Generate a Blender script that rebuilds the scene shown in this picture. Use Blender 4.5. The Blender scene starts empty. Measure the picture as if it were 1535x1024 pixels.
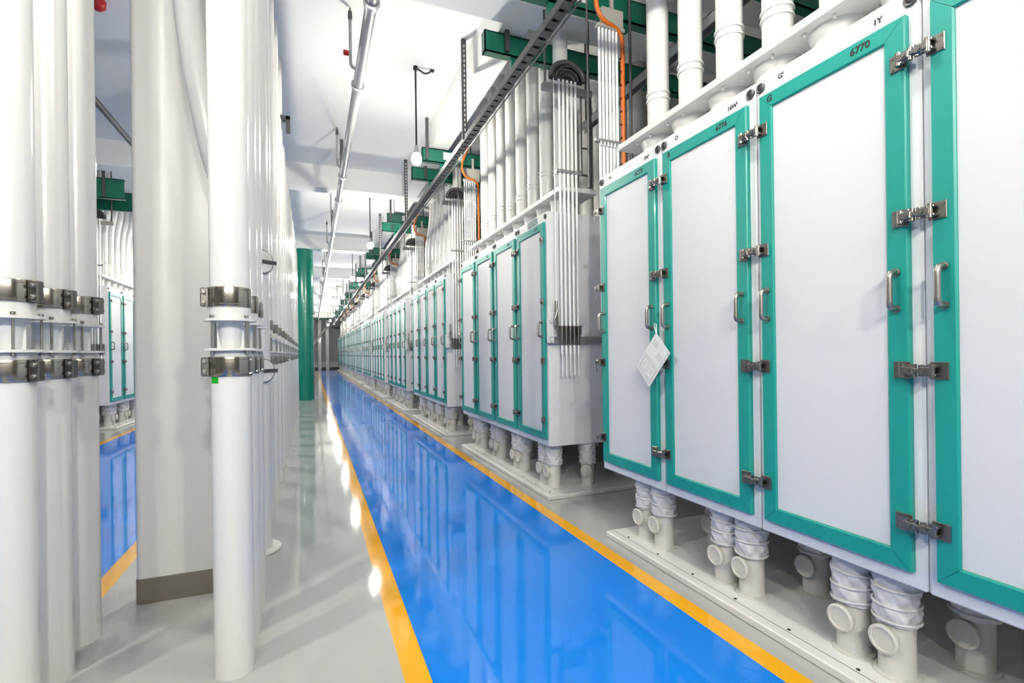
import bpy, math, random
from mathutils import Matrix, Vector
random.seed(7)
PI = math.pi
sc = bpy.context.scene
COL = sc.collection

# ------------------------------------------------------------------ materials
def lin(c):
    return tuple(((v/255.0)/12.92 if v/255.0 <= .04045 else ((v/255.0+.055)/1.055)**2.4) for v in c) + (1.0,)

def mat(name, rgb, rough=.4, metal=0.0, coat=0.0, bump=0.0, bscale=40.0, var=0.0, vscale=3.0, rvar=0.0, spec=.5, k=.76):
    base = lin(rgb); k_ = k if metal < .5 else 1.0
    base = tuple(v*k_ for v in base[:3]) + (1.0,)
    m = bpy.data.materials.new(name); m.use_nodes = True
    nt = m.node_tree; b = nt.nodes['Principled BSDF']
    b.inputs['Base Color'].default_value = base
    b.inputs['Roughness'].default_value = rough
    b.inputs['Metallic'].default_value = metal
    b.inputs['Coat Weight'].default_value = coat
    b.inputs['Coat Roughness'].default_value = .06
    b.inputs['Specular IOR Level'].default_value = spec
    tc = nt.nodes.new('ShaderNodeTexCoord')
    if var > 0 or rvar > 0:
        n = nt.nodes.new('ShaderNodeTexNoise'); n.inputs['Scale'].default_value = vscale
        n.inputs['Detail'].default_value = 5
        nt.links.new(tc.outputs['Object'], n.inputs['Vector'])
        if var > 0:
            mx = nt.nodes.new('ShaderNodeMix'); mx.data_type = 'RGBA'
            c = base
            mx.inputs['A'].default_value = tuple(v*(1-var) for v in c[:3]) + (1,)
            mx.inputs['B'].default_value = tuple(min(1, v*(1+var)) for v in c[:3]) + (1,)
            nt.links.new(n.outputs['Fac'], mx.inputs['Factor'])
            nt.links.new(mx.outputs['Result'], b.inputs['Base Color'])
        if rvar > 0:
            mr = nt.nodes.new('ShaderNodeMapRange')
            mr.inputs['From Min'].default_value = .3; mr.inputs['From Max'].default_value = .7
            mr.inputs['To Min'].default_value = max(.02, rough-rvar); mr.inputs['To Max'].default_value = rough+rvar
            nt.links.new(n.outputs['Fac'], mr.inputs['Value'])
            nt.links.new(mr.outputs['Result'], b.inputs['Roughness'])
    if bump > 0:
        n2 = nt.nodes.new('ShaderNodeTexNoise'); n2.inputs['Scale'].default_value = bscale
        n2.inputs['Detail'].default_value = 3
        nt.links.new(tc.outputs['Object'], n2.inputs['Vector'])
        bp = nt.nodes.new('ShaderNodeBump'); bp.inputs['Strength'].default_value = bump
        bp.inputs['Distance'].default_value = .01
        nt.links.new(n2.outputs['Fac'], bp.inputs['Height'])
        nt.links.new(bp.outputs['Normal'], b.inputs['Normal'])
    return m

M = {}
M['pipe'] = mat('glossy_white_pipe_paint', (234,234,233), .24, 0, .4)
M['pipe2'] = mat('satin_white_pipe_paint', (232,232,231), .36, 0, .2)
M['column'] = mat('column_paint', (224,224,223), .40, 0, .08, .02, 1.6)
M['cab'] = mat('white_cabinet_paint', (240,241,244), .40, 0, .1)
M['panel'] = mat('door_panel_laminate', (229,230,233), .55, 0, 0, spec=.35)
M['teal'] = mat('teal_frame_paint', (10,158,147), .42, 0, .05)
M['green'] = mat('dark_green_steel_paint', (0,112,90), .38, 0, .2, var=.08)
M['colgreen'] = mat('green_column_paint', (0,134,114), .22, 0, .4)
M['steel'] = mat('brushed_steel', (160,157,153), .34, 1.0, 0)
M['clamp'] = mat('stainless_band', (168,162,154), .22, 1.0, 0, .02, 60)
M['latch'] = mat('dark_nickel', (132,129,126), .33, 1.0, 0)
M['dark'] = mat('dark_rubber', (38,38,40), .5)
M['strut'] = mat('dark_zinc_strut', (88,88,90), .45, .6)
M['zinc'] = mat('galvanised_zinc', (178,180,182), .38, .75, 0, .04, 50, var=.12, vscale=14)
M['graypipe'] = mat('gray_white_conduit', (176,178,180), .42, .2, .1, var=.06, vscale=9)
M['blue'] = mat('blue_epoxy', (24,136,246), .06, 0, 0, .012, 5, var=.04, vscale=.9, rvar=.03)
M['gray'] = mat('gray_epoxy', (186,187,187), .055, 0, .0, .010, 4, var=.06, vscale=.7, rvar=.025, spec=.4)
M['yellow'] = mat('yellow_line_paint', (255,184,30), .06, 0, 0, var=.05, vscale=2.0)
M['plinth'] = mat('white_plinth_paint', (232,233,232), .4, 0, .1, .06, 12, var=.03, vscale=6)
M['tube'] = mat('ivory_outlet_plastic', (222,221,215), .38, 0, .15)
M['cap'] = mat('ivory_cap_plastic', (224,222,212), .42)
M['bag'] = mat('white_sleeve_fabric', (232,232,232), .7, 0, 0, .25, 25)
M['wall'] = mat('wall_paint', (206,208,210), .7, 0, 0, .05, 12)
M['ceil'] = mat('ceiling_paint', (243,243,241), .75, 0, 0, .04, 6, var=.015, vscale=.5, k=.97)
M['endwall'] = mat('gray_end_wall_paint', (168,170,172), .7)
M['orange'] = mat('orange_cable_jacket', (222,112,28), .45)
M['red'] = mat('red_paint', (205,20,28), .4)
M['tag'] = mat('green_sticker', (0,172,20), .5)
M['paper'] = mat('card_paper', (238,240,240), .6)
M['ink'] = mat('black_ink', (25,27,30), .6)
M['grayink'] = mat('gray_print', (176,178,182), .6)
M['thin'] = mat('white_nylon_tube', (240,240,240), .5, k=1.0)
M['skirt'] = mat('steel_skirt', (150,143,132), .38, .85, 0, .05, 40, var=.08, vscale=12)
M['tray'] = mat('dull_zinc_tray', (98,99,101), .5, .8, 0, .05, 40, var=.2, vscale=10)
M['inner'] = mat('pale_inner_spout', (240,241,241), .4, k=1.0)
M['darkwall'] = mat('grey_wall_paint', (128,130,132), .7)
M['plate'] = mat('grey_green_plate', (120,148,146), .4)
M['beige'] = mat('beige_bracket_paint', (176,174,166), .5)

def stretch_bump(m, scale, strength, dist, detail=2):
    nt = m.node_tree; b = nt.nodes['Principled BSDF']
    tc = nt.nodes.new('ShaderNodeTexCoord'); mp = nt.nodes.new('ShaderNodeMapping'); mp.inputs['Scale'].default_value = scale
    n = nt.nodes.new('ShaderNodeTexNoise'); n.inputs['Scale'].default_value = 1.0; n.inputs['Detail'].default_value = detail
    bp = nt.nodes.new('ShaderNodeBump'); bp.inputs['Strength'].default_value = strength; bp.inputs['Distance'].default_value = dist
    nt.links.new(tc.outputs['Object'], mp.inputs['Vector']); nt.links.new(mp.outputs['Vector'], n.inputs['Vector'])
    nt.links.new(n.outputs['Fac'], bp.inputs['Height']); nt.links.new(bp.outputs['Normal'], b.inputs['Normal'])
M['column'] = mat('column_paint', (224,224,223), .34, 0, 0)
stretch_bump(M['column'], (6.5,6.5,.45), .55, .03, 1)
M['clamp'] = mat('stainless_band', (172,165,156), .20, 1.0, 0)
stretch_bump(M['clamp'], (60,60,.4), .16, .006, 3)
def glass_mat():
    m = bpy.data.materials.new('sight_glass'); m.use_nodes = True
    nt = m.node_tree; nt.nodes.clear()
    out = nt.nodes.new('ShaderNodeOutputMaterial'); mix = nt.nodes.new('ShaderNodeMixShader')
    tr = nt.nodes.new('ShaderNodeBsdfTransparent'); tr.inputs[0].default_value = (.98,.985,.985,1)
    gl = nt.nodes.new('ShaderNodeBsdfGlossy'); gl.inputs['Roughness'].default_value = .04
    lw = nt.nodes.new('ShaderNodeLayerWeight'); lw.inputs[0].default_value = .5
    pw = nt.nodes.new('ShaderNodeMath'); pw.operation = 'POWER'; pw.inputs[1].default_value = 4.0
    ma = nt.nodes.new('ShaderNodeMath'); ma.operation = 'MULTIPLY_ADD'; ma.inputs[1].default_value = .5; ma.inputs[2].default_value = .05
    nt.links.new(lw.outputs['Facing'], pw.inputs[0]); nt.links.new(pw.outputs[0], ma.inputs[0])
    nt.links.new(ma.outputs[0], mix.inputs[0]); nt.links.new(tr.outputs[0], mix.inputs[1]); nt.links.new(gl.outputs[0], mix.inputs[2])
    nt.links.new(mix.outputs[0], out.inputs[0])
    return m
M['glass'] = glass_mat()
def emit(name, rgb, s):
    m = bpy.data.materials.new(name); m.use_nodes = True
    b = m.node_tree.nodes['Principled BSDF']
    b.inputs['Base Color'].default_value = lin(rgb)
    b.inputs['Emission Color'].default_value = lin(rgb); b.inputs['Emission Strength'].default_value = s
    return m
LAMP_STRENGTH = 1100.0
M['bulb'] = emit('lit_bulb_glass', (255,250,236), LAMP_STRENGTH)
M['bulb_bright'] = emit('bright_bulb_glass', (255,250,236), LAMP_STRENGTH*2.2)
M['bulb_full'] = emit('full_bulb_glass', (255,250,236), LAMP_STRENGTH*1.45)
M['bulb_strong'] = emit('strong_bulb_glass', (255,250,236), LAMP_STRENGTH*3.2)

# ------------------------------------------------------------------ mesh builder
class G:
    def __init__(s): s.v = []; s.f = []; s.sm = []; s.mi = []; s.m = 0
    def add(s, vs, fs, smooth=False):
        o = len(s.v); s.v += [tuple(p) for p in vs]
        for f in fs: s.f.append([i+o for i in f]); s.sm.append(smooth); s.mi.append(s.m)
        return s
    def box(s, x0, x1, y0, y1, z0, z1, b=0.0, T=None):
        if b <= 0:
            vs = [(x,y,z) for x in (x0,x1) for y in (y0,y1) for z in (z0,z1)]
            fs = [(0,1,3,2),(4,6,7,5),(0,4,5,1),(2,3,7,6),(0,2,6,4),(1,5,7,3)]
        else:
            lo = (x0,y0,z0); hi = (x1,y1,z1); vs = []; idx = {}
            for cx in (0,1):
                for cy in (0,1):
                    for cz in (0,1):
                        c = (cx,cy,cz)
                        for ax in range(3):
                            p = []
                            for k in range(3):
                                e = hi[k] if c[k] else lo[k]
                                if k != ax: e += -b if c[k] else b
                                p.append(e)
                            idx[(c,ax)] = len(vs); vs.append(tuple(p))
            fs = []
            def cor(ax, side, a, bb):
                c = [0,0,0]; o = [k for k in range(3) if k != ax]
                c[ax] = side; c[o[0]] = a; c[o[1]] = bb; return tuple(c)
            for ax in range(3):
                for sd in (0,1):
                    q = [idx[(cor(ax,sd,a,bb),ax)] for a,bb in ((0,0),(1,0),(1,1),(0,1))]
                    fs.append(q)
            for ax in range(3):
                o = [k for k in range(3) if k != ax]
                for a in (0,1):
                    for bb in (0,1):
                        c0 = cor(ax,0,a,bb); c1 = cor(ax,1,a,bb)
                        fs.append([idx[(c0,o[0])], idx[(c1,o[0])], idx[(c1,o[1])], idx[(c0,o[1])]])
            for cx in (0,1):
                for cy in (0,1):
                    for cz in (0,1):
                        c = (cx,cy,cz); fs.append([idx[(c,0)], idx[(c,1)], idx[(c,2)]])
            ce = Vector(((x0+x1)/2,(y0+y1)/2,(z0+z1)/2)); out = []
            for f in fs:
                p = [Vector(vs[i]) for i in f]; n = (p[1]-p[0]).cross(p[2]-p[0])
                m = sum(p, Vector())/len(p)
                out.append(f if n.dot(m-ce) > 0 else f[::-1])
            fs = out
        if T: vs = [tuple(T @ Vector(p)) for p in vs]
        return s.add(vs, fs)
    def lathe(s, prof, c=(0,0,0), n=32, T=None, cap=True, rf=None, smooth=True, a0=0.0, a1=None):
        """profile [(r,z)] about the z axis through c; creases where the slope turns sharply are split"""
        closed = a1 is None; a1 = 2*PI if closed else a1
        runs = [[prof[0]]]
        for i in range(1, len(prof)):
            runs[-1].append(prof[i])
            if i < len(prof)-1:
                d0 = Vector((prof[i][0]-prof[i-1][0], prof[i][1]-prof[i-1][1])); d1 = Vector((prof[i+1][0]-prof[i][0], prof[i+1][1]-prof[i][1]))
                if d0.length > 1e-9 and d1.length > 1e-9 and d0.normalized().dot(d1.normalized()) < .72: runs.append([prof[i]])
        def ring(r, z):
            out = []
            for j in range(n if closed else n+1):
                a = a0+(a1-a0)*j/n
                rr = r if rf is None else r*rf(a, z)
                out.append((c[0]+rr*math.cos(a), c[1]+rr*math.sin(a), c[2]+z))
            return out
        for run in runs:
            vs = []; fs = []
            for r, z in run: vs += ring(r, z)
            k = n if closed else n+1
            for i in range(len(run)-1):
                for j in range(n):
                    j2 = (j+1) % k
                    fs.append((i*k+j, i*k+j2, (i+1)*k+j2, (i+1)*k+j))
            if T: vs = [tuple(T @ Vector(p)) for p in vs]
            s.add(vs, fs, smooth)
        if cap and closed:
            for (r, z), flip in ((prof[0], True), (prof[-1], False)):
                if r < 1e-6: continue
                vs = ring(r, z)
                if T: vs = [tuple(T @ Vector(p)) for p in vs]
                f = list(range(n)); s.add(vs, [f[::-1] if flip else f])
        return s
    def cyl(s, p0, p1, r, n=24, r1=None, b=0.0):
        p0 = Vector(p0); p1 = Vector(p1); L = (p1-p0).length
        q = Vector((0,0,1)).rotation_difference((p1-p0).normalized()).to_matrix().to_4x4()
        T = Matrix.Translation(p0) @ q; r1 = r if r1 is None else r1
        prof = [(r,0),(r1,L)] if b <= 0 else [(r-b,0),(r,b),(r1,L-b),(r1-b,L)]
        return s.lathe(prof, n=n, T=T)
    def sweep(s, pts, r, n=12, caps=True):
        pts = [Vector(p) for p in pts]; N = len(pts); vs = []; up = None
        for i, p in enumerate(pts):
            t = (pts[min(i+1,N-1)]-pts[max(i-1,0)]).normalized()
            if up is None:
                up = Vector((0,0,1)) if abs(t.z) < .9 else Vector((1,0,0))
            a = (up - t*up.dot(t)).normalized(); bv = t.cross(a); up = a
            for j in range(n):
                th = 2*PI*j/n; vs.append(p + a*(r*math.cos(th)) + bv*(r*math.sin(th)))
        fs = [(i*n+j, i*n+(j+1)%n, (i+1)*n+(j+1)%n, (i+1)*n+j) for i in range(N-1) for j in range(n)]
        s.add(vs, fs, True)
        if caps:
            s.add(vs[:n], [list(range(n))[::-1]]); s.add(vs[-n:], [list(range(n))])
        return s
    def prism(s, poly, axis, a, b):
        """poly: 2-D outline in the other two axes (in xyz order), extruded along axis from a to b"""
        def P(u, v, w):
            l = [u, v]; l.insert(axis, w); return tuple(l)
        n = len(poly); vs = [P(u,v,a) for u,v in poly] + [P(u,v,b) for u,v in poly]
        ar = sum(poly[i][0]*poly[(i+1)%n][1]-poly[(i+1)%n][0]*poly[i][1] for i in range(n))
        pos = (ar > 0) == ((axis != 1) == (b > a))
        fs = [list(range(n))[::-1], list(range(n,2*n))] + [[i,(i+1)%n,n+(i+1)%n,n+i] for i in range(n)]
        if not pos: fs = [f[::-1] for f in fs]
        return s.add(vs, fs)
    def mesh(s, name, *mats):
        me = bpy.data.meshes.new(name); me.from_pydata(s.v, [], s.f)
        for m in mats: me.materials.append(M[m] if isinstance(m, str) else m)
        me.polygons.foreach_set('use_smooth', s.sm); me.polygons.foreach_set('material_index', s.mi)
        me.update(); return me

def arc_pts(pts, rad, seg=8):
    """round the corners of a polyline"""
    pts = [Vector(p) for p in pts]; out = [pts[0]]
    for i in range(1, len(pts)-1):
        a, b, c = pts[i-1], pts[i], pts[i+1]
        r = min(rad, (a-b).length*.49, (c-b).length*.49)
        p = b+(a-b).normalized()*r; q = b+(c-b).normalized()*r
        for k in range(seg+1):
            t = k/seg; out.append(p*(1-t)**2 + b*2*t*(1-t) + q*t*t)
    out.append(pts[-1]); return out

def obj(name, me, parent=None, loc=(0,0,0), rot=(0,0,0), label=None):
    o = bpy.data.objects.new(name, me); COL.objects.link(o)
    if parent: o.parent = parent
    o.location = loc; o.rotation_euler = rot
    if label: o['label'] = label
    return o
def thing(name, label, cat, loc=(0,0,0), rotz=0.0, group=None, me=None, kind='thing'):
    o = obj(name, me, None, loc, (0,0,rotz)); o['label'] = label; o['category'] = cat
    if group: o['group'] = group
    if kind: o['kind'] = kind
    return o
def struct(name, me, label=None):
    o = obj(name, me); o['kind'] = 'structure'
    if label: o['label'] = label
    return o
ORD = ['first','second','third','fourth','fifth','sixth','seventh','eighth','ninth','tenth','eleventh','twelfth','thirteenth','fourteenth','fifteenth','sixteenth']

# ------------------------------------------------------------------ dimensions
CEIL = 4.825; BEAM = 4.41
XC = 2.0; PITCH = 3.7; Y0 = .38; CL = 2.8; DW = .7; ZB = .455; HB = 2.155
NCAB = 12; YEND = 48.0

# ------------------------------------------------------------------ room shell
g = G()
edges = [(-7.0,-3.08,0),(-3.08,-2.98,2),(-2.98,-1.19,1),(-1.19,-1.09,2),(-1.09,.332,0),(.332,.434,2),(.434,1.729,1),(1.729,1.830,2),(1.830,6.2,0)]
for a, b, m in edges:
    g.m = m; g.add([(a,-4.5,0),(b,-4.5,0),(b,YEND,0),(a,YEND,0)], [(0,1,2,3)])
g.m = 0; g.box(-7,6.2,-4.5,YEND,-.2,-.02)
struct('floor', g.mesh('floor','gray','blue','yellow'), 'glossy grey epoxy floor with blue lanes edged by yellow lines')
g = G(); g.box(-7,6.2,-4.5,YEND,CEIL,CEIL+.2); struct('ceiling', g.mesh('ceiling','ceil'), 'white painted concrete ceiling')
g = G(); g.box(-7.2,-7,-4.5,YEND,0,CEIL); struct('wall_left', g.mesh('wall_left','darkwall'))
g = G(); g.box(6.2,6.4,-4.5,YEND,0,CEIL); struct('wall_right', g.mesh('wall_right','darkwall'))
g = G(); g.box(-7,6.2,-4.7,-4.5,0,CEIL); struct('wall_back', g.mesh('wall_back','darkwall'))
g = G(); g.box(-7,6.2,YEND,YEND+.2,0,CEIL); struct('wall_end', g.mesh('wall_end','endwall'), 'grey wall closing the far end of the blue aisle')
g = G(); g.box(-7,6.2,YEND-.03,YEND,0,.16); struct('baseboard_end', g.mesh('baseboard_end','dark'), 'dark strip along the foot of the far wall')
g = G(); g.box(-7,6.2,YEND-.02,YEND,.16,.62); struct('trim_1', g.mesh('trim_1','wall'), 'pale band low on the far wall')
k = 0; y = 4.03 - 5.78
n = 0
while y < YEND-1:
    g = G(); g.box(-7,6.2,y,y+.31,BEAM,CEIL)
    struct('ceiling_beam', g.mesh('ceiling_beam','ceil'), 'white concrete beam crossing the ceiling, %s from the camera end' % ORD[n] if n < 16 else None)
    n += 1; y += 5.78
g = G(); g.box(1.70,1.96,4.34,YEND-.4,BEAM+.001,CEIL); struct('ceiling_beam', g.mesh('ceiling_beam_long','ceil'), 'white concrete beam running lengthwise above the right cabinets')

# ------------------------------------------------------------------ big columns
def rounded_rect(x0, x1, y0, y1, r, seg=6):
    out = []
    for cx, cy, a in ((x1-r,y1-r,0),(x0+r,y1-r,PI/2),(x0+r,y0+r,PI),(x1-r,y0+r,1.5*PI)):
        for k in range(seg+1): out.append((cx+r*math.cos(a+PI/2*k/seg), cy+r*math.sin(a+PI/2*k/seg)))
    return out
def loft(g, poly, z0, z1, smooth=True):
    n = len(poly)
    vs = [(x,y,z0) for x,y in poly]+[(x,y,z1) for x,y in poly]
    g.add(vs, [(i,(i+1)%n,n+(i+1)%n,n+i) for i in range(n)], smooth)
    g.add(vs[n:], [list(range(n))])
t = thing('square_column', 'broad white painted square column with a brown steel skirt at its foot', 'column', (-.664,3.41,0), kind='structure')
P0 = rounded_rect(-.224,.224,-.20,.20,.03)
g = G(); loft(g, P0, 0, CEIL); obj('column_shaft', g.mesh('column_shaft','column'), t)
P1 = rounded_rect(-.228,.228,-.204,.204,.032)
g = G(); loft(g, P1, 0, .135); obj('skirt', g.mesh('skirt','skirt'), t, label='brushed brown steel skirt')
t = thing('round_column', 'dark green round steel column standing beside the yellow line', 'column', (-.19,15.85,0), kind='structure')
g = G(); g.lathe([(.245,0),(.245,BEAM)], n=48); obj('column_shaft', g.mesh('column_shaft','colgreen'), t)
for z in (.67,2.53):
    g = G(); g.lathe([(.246,-.02),(.262,-.02),(.262,.02),(.246,.02)], n=48, cap=False); obj('flange_ring', g.mesh('flange_ring','colgreen'), t, (0,0,z))

# end-wall fittings
g = G(); g.box(-1.2,2.6,YEND-.35,YEND-.1,CEIL-.42,CEIL-.12)
thing('girder', 'green steel girder across the far end under the ceiling', 'girder', me=g.mesh('girder','green'))
for i, x in enumerate((.62,1.28)):
    g = G(); g.box(-.14,.14,-.12,.12,0,CEIL-.42,.01)
    thing('square_post', ['white square post at far end nearer the green column','white square post at far end nearer the cabinets'][i], 'post', (x,YEND-.25,0), me=g.mesh('square_post','pipe2'), group='posts at the far end')
g = G(); g.cyl((-1.45,YEND-.8,.02),(1.5,YEND-.8,4.15),.09,16)
thing('sloping_pipe', 'white pipe sloping up in front of the far end posts', 'pipe', me=g.mesh('sloping_pipe','pipe2'))

# ------------------------------------------------------------------ cabinet meshes
def frame_mesh(w, h, fw):
    """mitred door frame, front facing -x, outer corner at y=0,z=0; four separate mitred members"""
    g = G(); prof = [(0,0),(0,-.020),(.004,-.026),(fw-.006,-.026),(fw,-.021),(fw,-.008)]
    e = .0007
    cs = [(0,0),(w,0),(w,h),(0,h)]; ins = [(1,1),(-1,1),(-1,-1),(1,-1)]
    for s_ in range(4):
        a, b = s_, (s_+1) % 4
        d = Vector((cs[b][0]-cs[a][0], cs[b][1]-cs[a][1])).normalized()*e
        vs = []
        for off, x in prof:
            vs.append((x, cs[a][0]+ins[a][0]*off+d.x, cs[a][1]+ins[a][1]*off+d.y))
            vs.append((x, cs[b][0]+ins[b][0]*off-d.x, cs[b][1]+ins[b][1]*off-d.y))
        fs = [(2*i,2*i+2,2*i+3,2*i+1) for i in range(len(prof)-1)]
        g.add(vs, fs)
    return g.mesh('door_frame','teal')
FW, DH, DWI = .071, 1.997, .624
ME = {}
g = G()
g.box(.014,2.2,.001,CL-.001,0.001,HB-.001,.002)
for i in range(4): g.box(0,.02,DW*i+.003,DW*(i+1)-.003,0,HB,.007)
ME['body'] = g.mesh('cabinet_body','cab')
ME['frame'] = frame_mesh(DWI, DH, FW)
g = G(); g.box(-.016,.001,FW-.002,DWI-FW+.002,FW-.002,DH-FW+.002)
ME['door'] = g.mesh('door','panel')
hp = arc_pts([(-.02,0,-.066),(-.068,0,-.066),(-.068,0,.066),(-.02,0,.066)], .034, 8)
g = G(); g.sweep(hp, .0105, 14)
for z in (-.066,.066): g.cyl((-.0255,0,z),(-.031,0,z),.0145,14)
ME['handle'] = g.mesh('handle','steel')

def latch_half(g, s):
    T = Matrix.Scale(s, 4, (0,1,0)) if s < 0 else Matrix.Identity(4)
    bx = lambda *a: g.box(*a, T=T)
    bx(-.031,-.026,.030,.085,-.030,.030,.0015)             # base plate screwed to the door frame
    bx(-.055,-.030,.034,.060,.010,.020,.002); bx(-.055,-.030,.034,.060,-.020,-.010,.002)   # lugs
    g.cyl((-.050,s*.046,-.024),(-.050,s*.046,.024),.0095,12)   # pivot barrel
    bx(-.060,-.050,.008,.050,-.013,.013,.003)              # toggle arm
    bx(-.052,-.034,.012,.030,-.018,-.012,.002); bx(-.052,-.034,.012,.030,.012,.018,.002)
    g.cyl((-.064,s*.024,0),(-.058,s*.024,0),.007,10)
    for z in (-.021,.021):
        for yy in (.072,.080): pass
        g.cyl((-.0335,s*.076,z),(-.031,s*.076,z),.0045,8)
g = G(); latch_half(g, 1); latch_half(g, -1)
g.cyl((-.047,.010,-.022),(-.047,.010,.022),.009,12); g.cyl((-.047,-.012,-.020),(-.047,-.012,.020),.008,12)
g.box(-.058,-.036,-.012,.012,-.008,.008,.003)
ME['latch'] = g.mesh('latch','latch')
for s in (1,-1):
    g = G(); latch_half(g, s); g.cyl((-.050,s*.006,-.014),(-.050,s*.006,.014),.010,12); g.cyl((-.05,s*.004,-.005),(-.05,s*.004,-.075),.003,8)
    ME['latch_end%d' % s] = g.mesh('latch','latch')
g = G(); T = Matrix.Rotation(-PI/2, 4, 'Y')
g.lathe([(.024,-.001),(.024,.006),(.020,.010),(.014,.007),(.014,.004)], n=24, T=T, cap=False)
g.m = 1; g.lathe([(.0145,.004),(.0145,.005),(.007,.009)], n=16, T=T)
ME['boss'] = g.mesh('boss','strut','dark')
LZ = [2.35-ZB, 1.787-ZB, 1.243-ZB, .697-ZB]; HZ = 1.53-ZB

def text(s, size, parent, y, z, x, name='lettering', m='ink', sx=1.0):
    c = bpy.data.curves.new('lettering','FONT'); c.body = s; c.size = size; c.extrude = .0004; c.offset = .0016
    c.resolution_u = 3; c.materials.append(M[m]); c.align_x = 'CENTER'; c.align_y = 'CENTER'
    tmp = bpy.data.objects.new('tmp', c); COL.objects.link(tmp); bpy.context.view_layer.update()
    me = bpy.data.meshes.new_from_object(tmp.evaluated_get(bpy.context.evaluated_depsgraph_get()))
    bpy.data.objects.remove(tmp); bpy.data.curves.remove(c)
    if not me.materials: me.materials.append(M[m])
    o = bpy.data.objects.new(name, me); COL.objects.link(o); o.parent = parent
    o.location = (x, y, z); o.rotation_euler = (PI/2,0,-PI/2); o.scale = (sx,1,1)
    return o

CABS = []
def make_cabinet(loc, rotz, label, marks=None, group='cabinets along the blue aisle', right_second=False):
    t = thing('sifter_cabinet', label, 'cabinet', loc, rotz, group)
    body = obj('cabinet_body', ME['body'], t)
    for i in range(4):
        y0 = DW*i+.038; z0 = .062
        d = obj('door', ME['door'], t, (0,y0,z0))
        obj('door_frame', ME['frame'], d, label='teal painted mitred frame')
        for yy in (.036, DWI-.036): obj('handle', ME['handle'], d, (0,yy,HZ-z0), label='bright steel D-shaped handle')
        if marks and marks[i]:
            a, b, c, e = marks[i]
            if a: text(a, .040, d, DWI-.060, DH-.034, -.0262)
            if b: text(b, .038, d, .155, DH-.036, -.0262)
            if c: text(c, .032, body, y0+DWI-.10, HB-.040, -.0002)
            if e: text(e, .030, body, y0+.105, HB-.052, -.0002)
    if right_second: g = G(); g.box(-.004,.001,.21,.43,2.083,2.142); obj('name_plate', g.mesh('name_plate','plate'), t, label='blank grey-green plate')
    for i in range(5):
        me = ME['latch'] if 0 < i < 4 else ME['latch_end1' if i == 0 else 'latch_end-1']
        for z in LZ: obj('latch', me, t, (0,DW*i,z))
        for s in (-1,1):
            if 0 < DW*i+s*.03 < CL: obj('bolt_boss', ME['boss'], t, (0,DW*i+s*.03,2.111))
    return t

# ------------------------------------------------------------------ plinth, inlet plate, pipes and outlets
PLY0, PLY1 = -.10, CL-.13
g = G(); g.box(0,2.35,PLY0,PLY1,0,.040,.006); g.m = 0
g.m = 1; g.box(.055,.058,PLY0+.02,PLY1-.02,.0399,.0405)
g.m = 1
for j in range(9): g.cyl((.075,PLY0+.12+j*.31,.0398),(.075,PLY0+.12+j*.31,.0425),.008,8)
ME['plinth'] = g.mesh('floor_plinth','plinth','dark')
g = G(); g.box(0,.40,-.06,CL-.09,2.79,2.832,.003); ME['plate'] = g.mesh('plate','pipe2')
g = G(); g.lathe([(.125,2.612),(.125,2.625),(.105,2.628),(.108,2.74),(.118,2.772),(.122,2.79)], n=32, cap=False)
for j in range(6):
    a = PI/6+j*PI/3
    g.cyl((.145*math.cos(a),.145*math.sin(a),2.778),(.145*math.cos(a),.145*math.sin(a),2.79),.009,8)
    g.cyl((.145*math.cos(a),.145*math.sin(a),2.77),(.145*math.cos(a),.145*math.sin(a),2.78),.005,8)
ME['collar'] = g.mesh('collar','pipe2')
R = .074
def upper_pipe(path=None):
    g = G()
    if path is None: g.cyl((0,0,2.833),(0,0,CEIL),R,28)
    else: g.sweep(path, R, 20)
    return g.mesh('pipe','pipe')
def under_beam(y, r):
    yy = 4.03 - 5.78
    while yy < YEND:
        if yy-r-.01 < y < yy+.31+r+.01: return True
        yy += 5.78
    return False
ME['up'] = upper_pipe()
ME['up_short'] = upper_pipe([(0,0,2.833),(0,0,BEAM)])
ME['up_bend_short'] = upper_pipe(arc_pts([(0,0,2.833),(0,0,3.55),(.11,.03,4.1),(.11,.03,BEAM)], .25, 6))
ME['up_bend2_short'] = upper_pipe(arc_pts([(0,0,2.833),(0,0,3.55),(-.09,0,4.05),(-.09,0,BEAM)], .2, 6))
ME['up_bend'] = upper_pipe(arc_pts([(0,0,2.833),(0,0,3.55),(.11,.03,4.1),(.11,.03,CEIL)], .25, 6))
ME['up_bend2'] = upper_pipe(arc_pts([(0,0,2.833),(0,0,3.75),(-.09,0,4.25),(-.09,0,CEIL)], .2, 6))
g = G()
for z in (0,.042): g.lathe([(R-.002,z-.008),(R+.007,z-.006),(R+.009,z),(R+.007,z+.006),(R-.002,z+.008)], n=28, cap=False)
ME['ring'] = g.mesh('joint_ring','pipe')
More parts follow.
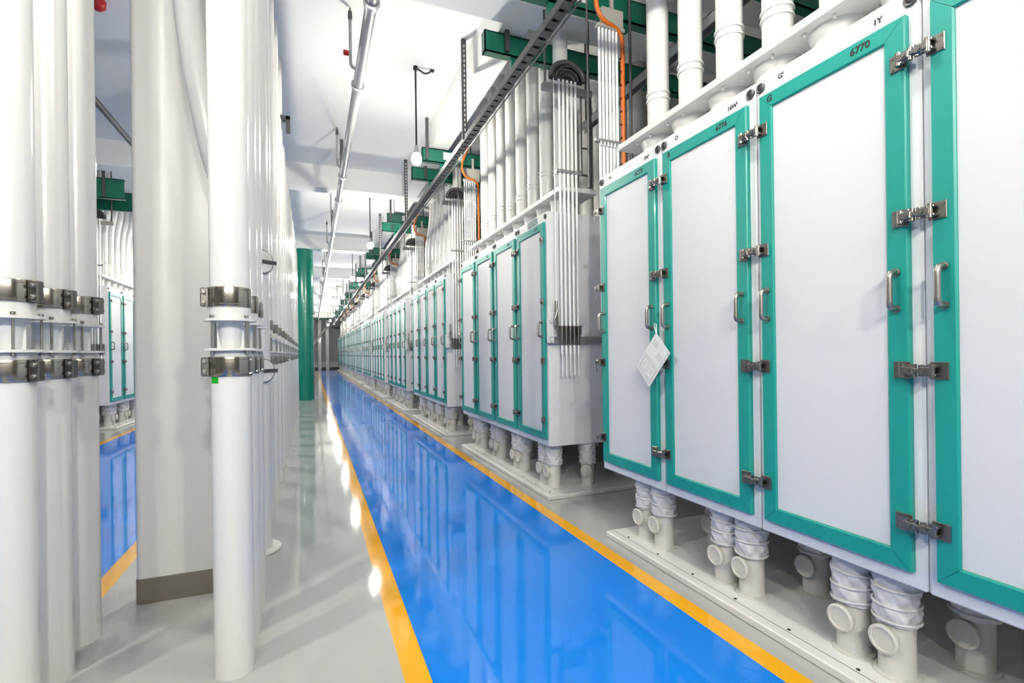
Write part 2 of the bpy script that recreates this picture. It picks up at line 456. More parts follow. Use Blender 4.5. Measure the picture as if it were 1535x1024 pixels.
# outlet: rigid tube + twisted fabric sleeve + side inspection cap
def outlet_meshes(r, ztop, seed):
    g = G(); g.lathe([(r+.018,0),(r+.018,.006),(r+.002,.008),(r,.012),(r,.225)], n=28)
    for j in range(8):
        a = j*PI/4; g.cyl(((r+.012)*math.cos(a),(r+.012)*math.sin(a),.005),((r+.012)*math.cos(a),(r+.012)*math.sin(a),.010),.004,6)
    tube = g.mesh('tube','tube')
    rnd = random.Random(seed); ph = rnd.uniform(0,6)
    zs = .205; rf = lambda a, z: 1+.045*math.sin(4*a+60*z+ph)+.035*math.sin(7*a-75*z+2*ph)+.025*math.sin(13*a+110*z+ph)
    prof = [(r+.001,zs-.004),(r+.012,zs+.004),(r+.010,zs+.018)]
    N = 28
    for k in range(1, N+1):
        u = k/N; z = zs+.018+u*(ztop-zs-.018)
        b = .007*abs(math.sin(u*PI*3))**.6
        prof.append((r+.008+b, z))
    g = G(); g.lathe(prof, n=64, cap=False, rf=rf)
    for u in (.02,.34,.67):                       # hoops that hold the sleeve
        z = zs+.012+u*(ztop-zs-.02); rr = r+.017; tilt = rnd.uniform(-.12,.12)
        pts = [(rr*math.cos(a), rr*math.sin(a), z+tilt*rr*math.sin(a+ph)) for a in [2*PI*q/32 for q in range(33)]]
        g.sweep(pts, .0050, 8, False)
    sleeve = g.mesh('sleeve','bag')
    g = G(); T = Matrix.Translation((0,0,.150)) @ Matrix.Rotation(-PI/2, 4, 'Y')
    g.lathe([(.040,r-.022),(.040,r+.010),(.053,r+.012),(.055,r+.016),(.055,r+.026),(.050,r+.030),(.043,r+.030),(.041,r+.026)], n=32, T=T)
    cap = g.mesh('inspection_cap','cap')
    return tube, sleeve, cap
OUT = [outlet_meshes(.062, ZB-.041, s) for s in (1,2,3)]

PIPE_G = 'spout pipes above the cabinets'; OUT_G = 'outlet tubes under the cabinets'
def stack(k, side):
    """everything that belongs to one cabinet position"""
    right = side > 0
    rot = 0 if right else PI
    if right: org = Vector((XC, Y0+PITCH*k, 0)); who = '%s blue-aisle cabinet' % ORD[k]
    else: org = Vector((-3.4, 11.0+CL+PITCH*k, 0)); who = '%s left-lane cabinet' % ORD[k]
    W = lambda x, y, z=0: (org.x+side*x, org.y+side*y, z)
    if right:
        lab = 'white cabinet with four teal-framed doors, %s along the right of the blue aisle' % ORD[k]
        if k == 0: lab = 'big white cabinet with teal-framed doors closest to camera, paper card on its handle'
    else: lab = 'white cabinet with teal-framed doors across the left lane, %s beyond the white pipes' % ORD[k]
    marks = None
    if right and k == 0:
        marks = [(None,'6770',"G'",'1Y'),('G','6770',"G'",'1Y'),('B','6776','O',"16W'"),('','6C75','i.a',"3W'")]
    elif right and k == 1: marks = [('','6770','','.'),('','6776','.',''),('','677','.',''),('','67','.','')]
    make_cabinet(tuple(W(0,0,ZB)), rot, lab, marks, right_second=(right and k == 1))
    thing('floor_plinth', 'low white floor plinth with bolted edge under the %s' % who, 'plinth', W(-.07,0,0), rot, 'floor plinths', ME['plinth'])
    t = thing('inlet_plate', 'long white plate on round collars over the %s' % who, 'plate', W(.10,0,0), rot, 'inlet plates over the cabinets')
    obj('plate', ME['plate'], t)
    for j in range(8): obj('collar', ME['collar'], t, (.17,.22+.32*j+.0,0))
    for j in range(8):
        me = ME['up']
        if k in (2,3,5) and right: me = ME['up_bend'] if j > 2 else ME['up']
        if (k in (4,6) and right) or not right: me = ME['up_bend2']
        kind_ = [q for q in ('up','up_bend','up_bend2') if ME[q] is me][0]
        if under_beam(W(.27,.22+.32*j)[1] + side*{'up':0,'up_bend':.03,'up_bend2':0}[kind_], R): me = ME[kind_+'_short']
        t = thing('spout_pipe', 'white vertical spout pipe on the %s plate, %s counting up the aisle' % (who, ORD[j]), 'pipe', W(.27,.22+.32*j,0), rot, PIPE_G)
        obj('pipe', me, t); obj('joint_ring', ME['ring'], t, (0,0,3.065+.03*((j*3)%4-1)))
    rows = []
    for i in range(4):
        c = DW*i+.35
        rows += [(.13,c,'front'),(.13,c-.17,'front')]
    rows.sort(key=lambda q: q[1])
    rows += [(.45,.10+.68*i,'middle') for i in range(4)]
    if k < 4: rows += [(.95,.30+.68*i,'rear') for i in range(4)]
    cnt = {}
    for x, y, r in rows:
        n = cnt.get(r, 0); cnt[r] = n+1
        tu, sl, ca = OUT[(n+k) % 3]
        spin = 0
        if r == 'middle' and n == 0: spin = .9
        t = thing('outlet_tube', 'ivory outlet tube under the %s, %s row, %s up the aisle' % (who, r, ORD[n]), 'tube', W(x,y,.0405), rot, OUT_G)
        obj('tube', tu, t); obj('sleeve', sl, t, rot=(0,0,n*1.3+k)); obj('inspection_cap', ca, t, rot=(0,0,spin))
    # rear pipes seen between the front ones
    if right and 1 <= k < 6:
        for j in range(6):
            thing('rear_pipe', 'pale rear pipe on top of the %s, %s counting up the aisle' % (who, ORD[j]), 'pipe', W(1.75,.62+.40*j,-.22), rot, 'rear pipes behind the spout pipes', ME['rear_short' if under_beam(W(0,.62+.40*j)[1], .12) else 'rear'])
g = G(); g.cyl((0,0,HB+ZB+.22),(0,0,CEIL+.22),.12,24); ME['rear'] = g.mesh('rear_pipe','pipe2')
g = G(); g.cyl((0,0,HB+ZB+.22),(0,0,BEAM+.22),.12,24); ME['rear_short'] = g.mesh('rear_pipe','pipe2')
for k in range(NCAB): stack(k, 1)
for k in range(3): stack(k, -1)

# ------------------------------------------------------------------ control tube harnesses in the gaps
def harness_near(k, org, side, who, post=True, bar=.90):
    """hangs on the near end face of a cabinet: five white tubes, arch bracket, clip, rack and mounting bar"""
    rot = 0 if side > 0 else PI
    t = thing('tube_harness', 'five thin white tubes with arch bracket on the end of the %s' % who, 'tubing', org, rot, 'tube harnesses in the gaps')
    for i in range(5):
        g = G(); x = .10+.042*i
        g.cyl((x,0,1.30),(x,0,3.79),.0115,10); g.m = 1; g.cyl((x,0,1.46),(x,0,1.55),.016,10); g.cyl((x,0,1.38),(x,0,1.46),.0125,10)
        g.m = 0; g.cyl((x,0,1.10),(x,0,1.30),.007,8)
        obj('tube', g.mesh('tube','thin','latch'), t)
    g = G(); g.box(.06,.32,-.012,.014,2.94,2.975,.004)
    for i in range(5): g.cyl((.10+.042*i,-.012,2.958),(.10+.042*i,-.03,2.958),.012,8)
    obj('clip', g.mesh('clip','zinc'), t)
    g = G(); g.box(.06,.31,.010,.055,1.545,1.562,.003); g.box(.06,.31,.012,.020,1.475,1.562); g.box(.06,.31,-.014,.012,1.548,1.556)
    obj('rack', g.mesh('rack','steel'), t)
    g = G(); g.prism([(-.02,1.40),(.045,1.40),(.045,1.62),(-.02,1.62)], 1, .055, .075)
    for z in (1.43,1.60): g.cyl((.015,.058,z),(.015,.04,z),.016,12)
    obj('wall_plate', g.mesh('wall_plate','cab','steel'), t)
    g = G(); g.box(-.02,bar,.02,.075,1.40,1.405); g.box(-.02,bar,.07,.075,1.40,1.46); g.box(-.02,bar,.02,.024,1.455,1.46)
    obj('mounting_bar', g.mesh('mounting_bar','zinc'), t)
    g = G(); g.cyl((.045,0,1.64),(.045,0,1.78),.014,10); g.cyl((.045,-.02,1.70),(.02,-.02,1.62),.012,8); g.box(.03,.06,-.02,.02,1.56,1.65,.004); g.m = 1; g.cyl((.045,0,1.78),(.045,0,3.79),.004,8)
    obj('valve', g.mesh('valve','steel','thin'), t)
    g = G(); pts = [(.18+.17*math.cos(a), -.02, 3.79+.15*math.sin(a)) for a in [PI*q/16 for q in range(17)]]
    g.sweep(pts, .026, 8)
    g.prism([(.18+.17*math.cos(PI*q/16), 3.79+.15*math.sin(PI*q/16)) for q in range(17)], 1, .02, .03)
    for q in range(3):
        rr = .06+.035*q; g.sweep([(.18+rr*math.cos(a), -.03-.01*q, 3.78+rr*.85*math.sin(a)) for a in [PI*w/12 for w in range(13)]], .008, 6)
    obj('arch_bracket', g.mesh('arch_bracket','strut'), t)
    g = G(); g.box(-.05,.46,.012,.07,3.69,3.755,.006)
    obj('carrier_bar', g.mesh('carrier_bar','beige'), t)
    if post:
      g = G(); g.box(.42,.45,.015,.045,2.85,3.69,.004); g.box(.33,.345,.015,.03,2.95,3.69,.003)
      for z in (2.95,3.2): g.box(.33,.45,.018,.030,z,z+.015)
      obj('hanger_post', g.mesh('hanger_post','strut'), t)
    for x in (-.02,.43):
        g = G(); g.cyl((x,.04,3.755),(x,.04,CEIL),.012,8); obj('hanger_rod', g.mesh('hanger_rod','strut'), t)
def harness_far(k, org, side, who):
    """drops behind the far end of a cabinet: white tubes, clip and an orange cable"""
    rot = 0 if side > 0 else PI
    t = thing('tube_harness', 'thin white tubes and an orange cable dropping behind the %s' % who, 'tubing', org, rot, 'orange cable drops in the gaps')
    for i in range(6):
        g = G(); x = .11+.032*i; g.cyl((x,0,1.6),(x,0,3.87),.0105,10); obj('tube', g.mesh('tube','thin'), t)
    g = G(); g.box(.06,.32,-.014,.014,2.955,2.985,.004)
    for i in range(6): g.cyl((.11+.032*i,-.012,2.955),(.11+.032*i,-.012,2.925),.013,8)
    obj('clip', g.mesh('clip','zinc'), t)
    g = G()
    pts = arc_pts([(.325,.0,2.62),(.325,.0,3.87),(.11,-.03,3.90),(.05,-.035,4.04),(.10,-.04,4.20),(.17,-.04,4.34)], .12, 8)
    g.sweep(pts, .017, 10)
    obj('cable', g.mesh('cable','orange'), t, label='orange jacketed cable')
    g = G()
    z = 2.7
    while z < 3.75: g.box(.295,.345,-.010,.012,z,z+.007); z += .105
    obj('cable_ties', g.mesh('cable_ties','dark'), t); t.children[-1].name = 'cable_tie'
    g = G(); g.box(.16,.36,.03,.07,3.90,4.06,.004); g.box(.09,.34,-.018,.03,3.855,3.885,.003); g.box(.24,.27,.03,.05,4.06,4.21,.003); g.cyl((.30,.03,3.86),(.30,.03,3.92),.01,8)
    obj('top_bracket', g.mesh('top_bracket','beige'), t)
    g = G(); g.cyl((.02,.03,2.6),(.02,.03,CEIL),.008,8); g.cyl((.47,.1,2.62),(.47,.1,CEIL),.012,8)
    obj('hanger_rod', g.mesh('hanger_rod','strut'), t)
for k in range(NCAB):
    if k > 0: harness_near(k, (XC,Y0+PITCH*k-.077,0), 1, '%s blue-aisle cabinet' % ORD[k])
    if k < NCAB-1: harness_far(k, (XC,Y0+PITCH*k+CL+.16,0), 1, '%s blue-aisle cabinet' % ORD[k])
t_or = (-3.4-.0, 11.0-.16, 0)
harness_near(0, (-3.74,10.9,0), 1, 'first left-lane cabinet', post=False, bar=.30)

# green hanging support frames over each gap
def channel(g, x0, x1, y, z0, z1, w=.09, th=.012):
    g.box(x0,x1,y,y+th,z0,z1); g.box(x0,x1,y,y+w,z0,z0+th); g.box(x0,x1,y,y+w,z1-th,z1)
    g.box(x0,x0+th,y,y+w,z0,z1)
def support(k, xs, yc, label, lo=4.19, hi=4.39):
    t = thing('support_frame', label, 'frame', (xs[0],yc,0), 0, 'green support frames under the ceiling')
    L = xs[1]-xs[0]
    for dy in (0,.82):
        g = G(); channel(g, 0, L, dy, lo, hi); 
        g.box(.28,.36,dy+.02,dy+.08,lo-.16,lo,.004); g.box(1.0,1.06,dy+.02,dy+.07,lo-.07,lo,.004)
        obj('channel', g.mesh('channel','green'), t)
    g = G(); g.box(.32,.62,-.012,-.002,lo+.05,hi-.04)
    obj('sign_plate', g.mesh('sign_plate','cab'), t, label='blank white plate on the green channel')
    for x, dy in ((.05,-.035),(L-.3,-.035),(.2,.78)):
        g = G(); g.box(x,x+.042,dy,dy+.035,lo+.02,CEIL,.002); obj('strut', g.mesh('strut','strut'), t)
for k in range(NCAB-1):
    yc = Y0+PITCH*k+CL+.45
    support(k, (1.55,5.4), yc, 'green steel frame hung from the ceiling past the %s blue-aisle cabinet' % ORD[k])
support(0, (-5.6,-2.95), 10.35, 'green steel frame hung from the ceiling above the left lane cabinets', 4.02, 4.36)
# extra green girders and grey rail at upper right over the first cabinet
g = G(); channel(g, 0, 2.9, 0, 4.15, 4.40); channel(g, 0, 2.9, .45, 4.15, 4.40); g.box(.4,.5,0,.5,4.10,4.15)
thing('support_frame', 'green steel girders above the first blue-aisle cabinet behind its spout pipes', 'frame', (2.5,2.45,0), 0, 'green support frames under the ceiling', g.mesh('support_frame','green'))
t = thing('steel_rail', 'grey steel channel running lengthwise behind the first cabinet spout pipes', 'rail', (2.88,.6,0))
g = G(); g.box(-.04,.04,0,4.35,3.88,3.888); g.box(-.04,-.034,0,4.35,3.80,3.888); g.box(.034,.04,0,4.35,3.80,3.888); obj('channel', g.mesh('channel','zinc'), t)
for y in (.5,1.6,4.25):
    g = G(); g.cyl((0,y,3.888),(0,y,CEIL),.01,8); obj('hanger_rod', g.mesh('hanger_rod','strut'), t)
# ------------------------------------------------------------------ sight-glass pipes on the left
def sight_meshes(top, bend):
    d = {}
    r = .076
    g = G(); g.lathe([(r,0),(r,1.345)], n=36); d['lower_pipe'] = g.mesh('lower_pipe','pipe')
    g = G()
    if bend is None: g.cyl((0,0,1.478),(0,0,top),r,36)
    else: g.sweep(arc_pts([(0,0,1.478),(0,0,top),bend], .22, 10), r, 28)
    d['upper_pipe'] = g.mesh('upper_pipe','pipe')
    for nm in ('lower_flange','upper_flange'):
        g = G(); g.lathe([(.03,0),(.100,0),(.100,.010),(.03,.010)], n=36)
        d[nm] = g.mesh('flange','pipe2')
    g = G(); g.lathe([(.070,1.356),(.070,1.469)], n=36, cap=False); g.lathe([(.066,1.469),(.066,1.356)], n=36, cap=False); d['glass'] = g.mesh('glass','glass')
    g = G(); g.lathe([(.034,1.356),(.040,1.37),(.047,1.469)], n=24, cap=False)
    g.box(-.05,.05,-.002,.002,1.357,1.45); d['inner'] = g.mesh('inner_spout','inner')
    g = G(); g.cyl((0,0,-.008),(0,0,.142),.0042,8); g.cyl((0,0,.135),(0,0,.145),.008,6); g.cyl((0,0,-.012),(0,0,-.002),.008,6); d['rod'] = g.mesh('tie_rod','steel')
    g = G(); g.lathe([(r+.001,0),(r+.004,.001),(r+.005,.004),(r+.005,.078),(r+.004,.081),(r+.001,.082)], n=40, cap=False)
    for z in (.012,.07): g.lathe([(r+.005,z-.001),(r+.0062,z),(r+.005,z+.001)], n=40, cap=False)
    d['clamp'] = g.mesh('clamp','clamp')
    g = G(); g.box(r-.002,r+.032,-.016,.016,.002,.080,.004)
    g.box(r+.005,r+.008,-.022,.022,.0,.082)
    d['lug'] = g.mesh('lug','latch')
    for nm, z in (('bolt_low',.02),('bolt_high',.062)):
        g = G(); g.cyl((r+.018,-.021,z),(r+.018,.021,z),.0115,6); g.cyl((r+.018,-.028,z),(r+.018,.028,z),.0085,12,b=.003)
        d[nm] = g.mesh('bolt','steel')
    return d
SM = sight_meshes(CEIL, None); SMB = sight_meshes(4.15, (-.9,.25,4.62))
def sight_pipe(x, y, label, lug, bend=False, sticker=False, group='white sight-glass pipes', bracket=False, detail=True):
    d = SMB if bend else SM
    t = thing('sight_glass_pipe', label, 'pipe', (x,y,0), 0, group)
    obj('lower_pipe', d['lower_pipe'], t); obj('upper_pipe', d['upper_pipe'], t)
    obj('flange', d['lower_flange'], t, (0,0,1.346)); obj('flange', d['upper_flange'], t, (0,0,1.468))
    obj('sight_glass', d['glass'], t, label='clear glass sleeve')
    obj('inner_spout', d['inner'], t)
    for j in range(4):
        a = PI/4+j*PI/2+lug; obj('tie_rod', d['rod'], t, (.088*math.cos(a),.088*math.sin(a),1.346))
    for z in (1.2385,1.5265):
        c = obj('clamp', d['clamp'], t, (0,0,z), label='shiny stainless band clamp')
        l = obj('lug', d['lug'], c, rot=(0,0,lug))
        for nm in ('bolt_low','bolt_high'): obj('bolt', d[nm], c, rot=(0,0,lug))
    if sticker:
        g = G(); a0 = -2.62; a1 = -2.08; r = .0768
        vs = []; n = 10
        for q in range(n+1):
            a = a0+(a1-a0)*q/n
            for z in (1.212,1.240): vs.append((r*math.cos(a), r*math.sin(a), z))
        for q in range(n+1):
            a = a0+(a1-a0)*q/n
            for z in (1.212,1.240): vs.append(((r-.001)*math.cos(a), (r-.001)*math.sin(a), z))
        m = 2*(n+1)
        fs = [(2*q,2*q+2,2*q+3,2*q+1) for q in range(n)] + [(m+2*q,m+2*q+1,m+2*q+3,m+2*q+2) for q in range(n)]
        fs += [(1,3+0,m+3,m+1)]
        g.add(vs, fs); obj('sticker', g.mesh('sticker','tag'), t, label='bright green sticker')
    if bracket:
        g = G(); g.box(.04,.16,-.05,.05,4.10,4.14); g.box(.115,.16,-.05,.05,3.97,4.14)
        obj('bracket', g.mesh('bracket','strut'), t, label='grey angle bracket')
    return t
XR = -.318
row = [(XR,2.39),(XR,2.70),(XR-.004,2.99)]
sight_pipe(*row[0], 'white sight-glass pipe with a bright green sticker under its lower clamp', PI*1.02, sticker=True)
sight_pipe(*row[1], 'white sight-glass pipe just behind the one with the green sticker', PI*1.02)
third = sight_pipe(*row[2], 'white sight-glass pipe between the green-sticker pair and the wider inspection pipe', PI*1.02)
ys = [4.50,5.15,5.75,6.45,7.15,7.85,8.6,9.35,10.1,10.9,11.7,12.5,13.4,14.3]
for i, y in enumerate(ys):
    sight_pipe(-.372 - (.0 if i < 4 else .004*(i-3)), y, 'white sight-glass pipe past the wide inspection pipe, %s towards the green column' % ORD[i], PI*1.0, bend=(i >= 4), bracket=(i == 3))
LX = -1.022
for i, y in enumerate((2.06,2.39,2.645,2.91)[0:0]): pass
for i, y in enumerate((2.925,2.635,2.355)):
    sight_pipe(LX, y, ['white sight-glass pipe standing next to the gap that shows the left blue lane','white sight-glass pipe in the middle of the close left trio','white sight-glass pipe in front of the close left trio'][i], 0.0 - .25)
# wide inspection pipe
t = thing('inspection_pipe', 'wider white pipe with round inspection ports behind the green-sticker pipe', 'pipe', (-.375,3.79,0))
r = .108
g = G(); g.lathe([(r,0),(r,CEIL)], n=40); obj('pipe', g.mesh('pipe','pipe'), t)
g = G(); g.lathe([(r,0),(r+.055,0),(r+.055,.012),(r,.012)], n=40, cap=False); obj('base_flange', g.mesh('base_flange','pipe2'), t, (0,0,.004))
for z in (1.22,1.95):
    T = Matrix.Rotation(PI*.72, 4, 'Z') @ Matrix.Rotation(PI, 4, 'Z') @ Matrix.Translation((r-.03,0,z)) @ Matrix.Rotation(PI/2, 4, 'Y')
    g = G(); g.lathe([(.075,0),(.075,.045),(.068,.050)], n=28, T=T); g.m = 1
    g.lathe([(.076,.035),(.080,.038),(.080,.044),(.076,.047)], n=28, T=T, cap=False)
    g.box(-.012,.012,-.09,.09,.050,.058,T=T)
    obj('inspection_port', g.mesh('inspection_port','pipe2','strut'), t)
# branch pipe sloping into the row in front of the square column
g = G(); g.sweep(arc_pts([(-.68,2.90,CEIL),(-.62,2.90,3.95),(-.545,2.92,2.85),(-.45,2.95,2.30),(-.33,2.98,1.98)], .5, 8), .062, 24)
obj('branch', g.mesh('branch','pipe'), third, (-row[2][0],-row[2][1],0), label='sloping white branch')

# ------------------------------------------------------------------ overhead services
def sprinkler(x, z, label, ymin, group, m='graypipe', risers=True, r=.05):
    t = thing('sprinkler_pipe', label, 'pipe', (x,0,0), 0, group)
    g = G(); g.cyl((0,ymin,z),(0,YEND-.5,z),r,20); obj('main_pipe', g.mesh('main_pipe',m), t)
    yy = 4.2; i = 0
    while yy < 36:
        if yy > ymin:
            g = G(); T = Matrix.Translation((0,yy,z)) @ Matrix.Rotation(PI/2, 4, 'X')
            g.lathe([(r,-.03),(r+.012,-.026),(r+.014,0),(r+.012,.026),(r,.03)], n=20, T=T, cap=False)
            g.lathe([(r+.010,.010),(r+.018,.012),(r+.018,.026),(r+.010,.028)], n=20, T=T, cap=False)
            c = obj('coupling', g.mesh('coupling','zinc'), t)
            g = G(); g.box(-.028,.028,yy+.08,yy+.12,z+r-.004,CEIL); obj('hanger_strut', g.mesh('hanger_strut','strut'), t) if i % 2 == 0 else None
        yy += [1.35,2.9][i % 2]; i += 1
    if risers:
        yy = 5.25; i = 0
        while yy < 34:
            g = G(); g.sweep(arc_pts([(0,yy,z),(-.09,yy,z+.03),(-.09,yy,CEIL-.12)], .05, 6), .016, 12)
            rz = obj('riser', g.mesh('riser',m), t)
            g = G(); g.cyl((-.09,yy,CEIL-.12),(-.09,yy,CEIL-.06),.022,12); g.cyl((-.09,yy,CEIL-.06),(-.09,yy,CEIL-.005),.008,8); g.cyl((-.09,yy,CEIL-.045),(-.09,yy,CEIL-.04),.02,12)
            obj('sprinkler_head', g.mesh('sprinkler_head','strut'), rz)
            if i == 0:
                g = G(); g.cyl((-.106,yy,z+.16),(-.16,yy,z+.16),.026,14,b=.005); obj('red_cap', g.mesh('red_cap','red'), rz, label='small red cap')
            yy += 2.85; i += 1
    return t
sprinkler(.485, 4.20, 'pale sprinkler pipe running under the ceiling above the left yellow line', -2.0, 'sprinkler pipes')
sprinkler(-2.22, 4.20, 'pale sprinkler pipe above the left lane seen between white pipes and column', 1.5, 'sprinkler pipes', m='tray', risers=False, r=.034)
g = G(); g.lathe([(.0,-.10),(.03,-.095),(.058,-.07),(.064,-.02),(.064,0),(.02,0),(.02,.012)], n=24)
thing('alarm_bell', 'round red bell on the ceiling beside the left white pipes', 'bell', (-1.90,6.0,CEIL-.012), me=g.mesh('alarm_bell','red'))

# cable tray with its conduit and slotted struts
t = thing('cable_tray', 'long perforated steel cable tray hung under the ceiling beside the cabinets', 'cable tray', (1.64,0,0))
Z = 3.70; g = G()
for s_ in (-1,1): g.box(s_*.038-.004,s_*.038+.004,-1,YEND-1,Z-.015,Z+.045); g.box(s_*.038-.012*(s_ > 0)-.0,s_*.038+.012*(s_ < 0),-1,YEND-1,Z+.041,Z+.045)
obj('side_rail', g.mesh('side_rail','tray'), t)
g = G(); y = -1; vs_ = []; fs_ = []; n_ = 0
while y < YEND-1:
    for yy in (y, y+.080):
        vs_ += [(x_, yy, Z-.010) for x_ in (-.034,-.028,.028,.034)]
        if n_ > 0:
            b_ = 4*n_
            for c_ in ((0,2) if n_ % 2 == 0 else (0,1,2)): fs_.append((b_-4+c_, b_-3+c_, b_+1+c_, b_+c_))
        n_ += 1
    y += .11
g.add(vs_, fs_); o = obj('grating', g.mesh('grating','tray'), t)
md = o.modifiers.new('thickness','SOLIDIFY'); md.thickness = .004
g = G()
for dx, r_ in ((-.022,.009),(-.002,.011),(.018,.008)):
    pts = [(dx+.006*math.sin(i*1.7+dx*300), -1+i*.5, Z+.005+r_+.004*math.sin(i*2.3)) for i in range(int((YEND-.5)/.5))]
    g.sweep(pts, r_, 8)
obj('cables', g.mesh('cables','dark'), t).name = 'cable_run'
g = G(); g.cyl((.060,-1,Z-.02),(.060,YEND-1,Z-.02),.008,12); obj('conduit', g.mesh('conduit','tray'), t)
y = 5.33-5.78; 
g = G(); w = .052
g.box(-w/2,w/2,-.004,.004,Z,CEIL); g.box(-w/2,-w/2+.004,-.004,.035,Z,CEIL); g.box(w/2-.004,w/2,-.004,.035,Z,CEIL)
g.m = 1; z = Z+.04
while z < CEIL-.05: g.box(-.006,.006,-.0055,-.004,z,z+.03); z += .055
sm = g.mesh('hanger_strut','strut','ceil')
while y < 44:
    obj('hanger_strut', sm, t, (-.03,y,0)); y += 3.7 if y > 5 else 5.78

# pendant lamps
def lamp_meshes():
    g = G(); g.cyl((0,0,.15),(0,0,1.10),.012,10); g.cyl((0,0,1.085),(0,0,1.125),.028,12); a = g.mesh('stem','dark')
    g = G(); g.lathe([(.012,.16),(.022,.15),(.028,.10),(.046,.073),(.049,.056),(.043,.050)], n=28); b = g.mesh('lamp_cap','zinc')
    g = G(); g.lathe([(.001,-.075),(.022,-.071),(.042,-.056),(.055,-.032),(.060,0),(.052,.03),(.030,.052)], n=20, cap=False); c = [g.mesh('bulb',q) for q in ('bulb','bulb_bright','bulb_strong','bulb_full')]
    g = G(); pts = arc_pts([(0,0,1.105),(.05,0,1.09),(.11,0,1.055),(.17,0,1.08),(.20,0,1.12)], .06, 5); g.sweep(pts, .011, 8); g.box(.18,.23,-.02,.02,1.10,1.125,.003); d = g.mesh('flexible_conduit','dark')
    g = G(); g.lathe([(.012,.16),(.024,.15),(.03,.12),(.10,.085),(.20,.03),(.205,.015)], n=32, cap=False); g.lathe([(.203,.015),(.197,.03),(.10,.081),(.03,.11)], n=32, cap=False); e = g.mesh('added_shade','ceil')  # wide shade, out of view, added to keep lamp light off the ceiling
    return a, b, c, d, e
LM = lamp_meshes(); ZL = CEIL-1.125
def lamp(x, y, label, group='pendant lamps', power=0):
    t = thing('pendant_lamp', label, 'lamp', (x,y,ZL), 0, group)
    obj('stem', LM[0], t); obj('lamp_cap', LM[1], t) if power in (0,3) else obj('added_shade', LM[4], t); obj('bulb', LM[2][power], t, label='glowing white bulb'); obj('flexible_conduit', LM[3], t)
ly = [1.45,6.05,11.25,16.4,21.6,26.8,32.0,37.2,42.4]
for i, y in enumerate(ly):
    lamp(1.21, y, 'lit pendant lamp over the blue aisle, %s from the camera end' % ORD[i], power=3 if i else 0)
lamp(1.21, -2.6, 'added unseen pendant lamp over the blue aisle behind the camera', power=1)  # aisle row continued out of view, added to light the pipes from the front
lamp(.35, -2.3, 'added unseen fill lamp between the lanes behind the camera on the cabinet side', power=2)  # unseen fill lamp, added to brighten column front, pipes and floor
lamp(-.65, -2.3, 'added unseen fill lamp between the lanes behind the camera on the pipe side', power=2)  # second added fill lamp for the column and pipe fronts, out of view
for i, y in enumerate((-3.0,1.4,7.9,12.8,17.6,22.8,28.0,33.2)):  # first entry is unseen, added behind the camera as front light
    lamp(-1.9, y, 'lit pendant lamp over the left lane, %s from the camera end' % ORD[i], power=1)

# ------------------------------------------------------------------ inspection card on the first cabinet's handle
t = thing('inspection_card', 'white folded paper card hanging tilted from a door handle of the first cabinet', 'card', (1.925,2.455,1.432))
A = Vector((0,0,0)); B = Vector((-.012,-.140,-.125)); C = Vector((-.03,.045,-.325)); D = Vector((-.018,.172,-.205))
ux = (B-A); uy = (D-A)
def cp(u, v, h=0.0):
    nrm = ux.cross(uy).normalized()
    if nrm.x > 0: nrm = -nrm
    return A+ux*u+uy*v+nrm*h
def card_quad(g, u0, u1, v0, v1, h0, h1):
    vs = [cp(u,v,h) for h in (h0,h1) for u,v in ((u0,v0),(u1,v0),(u1,v1),(u0,v1))]
    g.add(vs, [(0,1,2,3),(7,6,5,4),(0,4,5,1),(1,5,6,2),(2,6,7,3),(3,7,4,0)])
g = G(); card_quad(g,0,1,0,.485,0,.0012); card_quad(g,0,1,.495,1.0,0,.0010); card_quad(g,.0,1,.48,.5,-.0006,.0)
obj('card_sheet', g.mesh('card_sheet','paper'), t)
g = G()
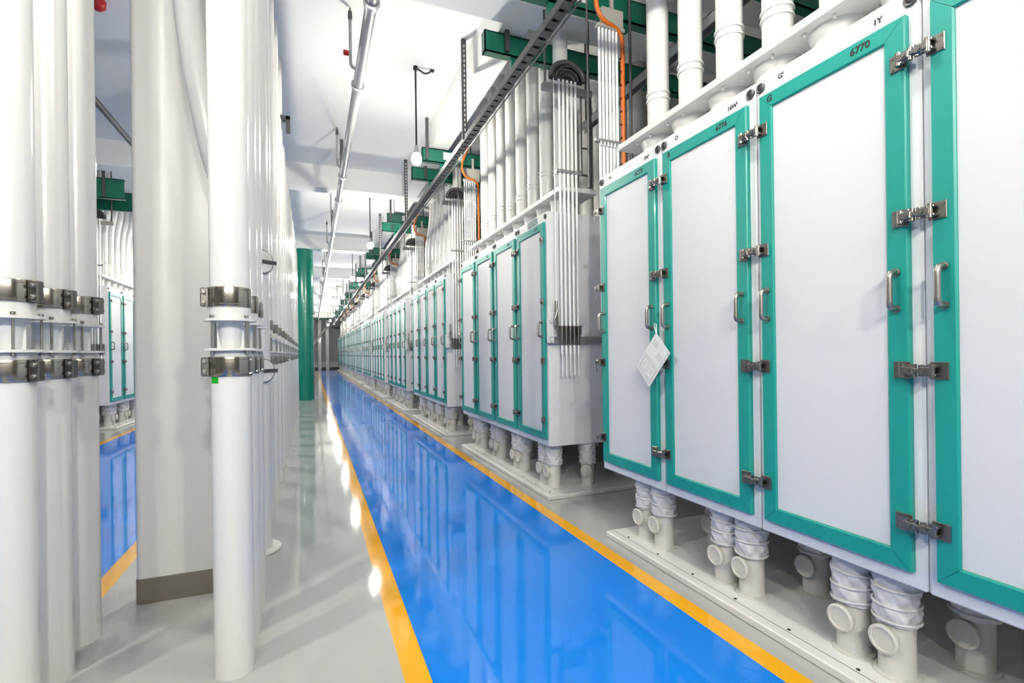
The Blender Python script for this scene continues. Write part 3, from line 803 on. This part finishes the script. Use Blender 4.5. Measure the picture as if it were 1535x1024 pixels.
def outline(u0,u1,v0,v1,w=.012):
    for q in ((u0,u1,v0,v0+w),(u0,u1,v1-w,v1),(u0,u0+w,v0,v1),(u1-w,u1,v0,v1)): card_quad(g,*q,.0012,.0016)
outline(.08,.92,.55,.95); outline(.12,.46,.60,.88); outline(.54,.88,.60,.90)
outline(.90,.97,.03,.46)
for v in (.12,.17,.22): card_quad(g,.10,.40,v,v+.014,.0012,.0016)
for v in (.26,.31,.36): card_quad(g,.55,.85,v,v+.014,.0012,.0016)
for u in (.2,.65): card_quad(g,u,u+.16,.70,.714,.0012,.0016); card_quad(g,u,u+.14,.77,.784,.0012,.0016)
obj('print', g.mesh('print','grayink'), t)
g = G(); g.sweep([(-.001,-.004,-.012),(-.004,.01,.03),(-.006,.012,.055),(-.003,-.004,.05),(-.001,-.004,-.012)], .002, 6)
obj('string', g.mesh('string','thin'), t)

# ------------------------------------------------------------------ camera, world, colour management
PSI = math.radians(21.9); ROLL = .0128
cam = bpy.data.cameras.new('camera'); co = bpy.data.objects.new('camera', cam); COL.objects.link(co)
cam.sensor_width = 36.0; cam.sensor_fit = 'HORIZONTAL'; cam.lens = 745.0/1535.0*36.0
cam.shift_y = 15.8/1535.0; cam.clip_start = .05; cam.clip_end = 200
co.matrix_world = Matrix.Translation((0,0,1.325)) @ Matrix.Rotation(-PSI,4,'Z') @ Matrix.Rotation(PI/2,4,'X') @ Matrix.Rotation(-ROLL,4,'Z')
sc.camera = co
w = bpy.data.worlds.new('world'); sc.world = w; w.use_nodes = True
w.node_tree.nodes['Background'].inputs[0].default_value = (.9,.95,1,1); w.node_tree.nodes['Background'].inputs[1].default_value = .3
vs = sc.view_settings; vs.view_transform = 'Standard'; vs.look = 'None'; vs.gamma = 1.0; vs.use_curve_mapping = False
vs.exposure = -0.70
sc.cycles.max_bounces = 10; sc.cycles.diffuse_bounces = 6; sc.cycles.glossy_bounces = 4; sc.cycles.transparent_max_bounces = 12
sc.cycles.sample_clamp_indirect = 8.0
sc.cycles.caustics_reflective = False; sc.cycles.caustics_refractive = False
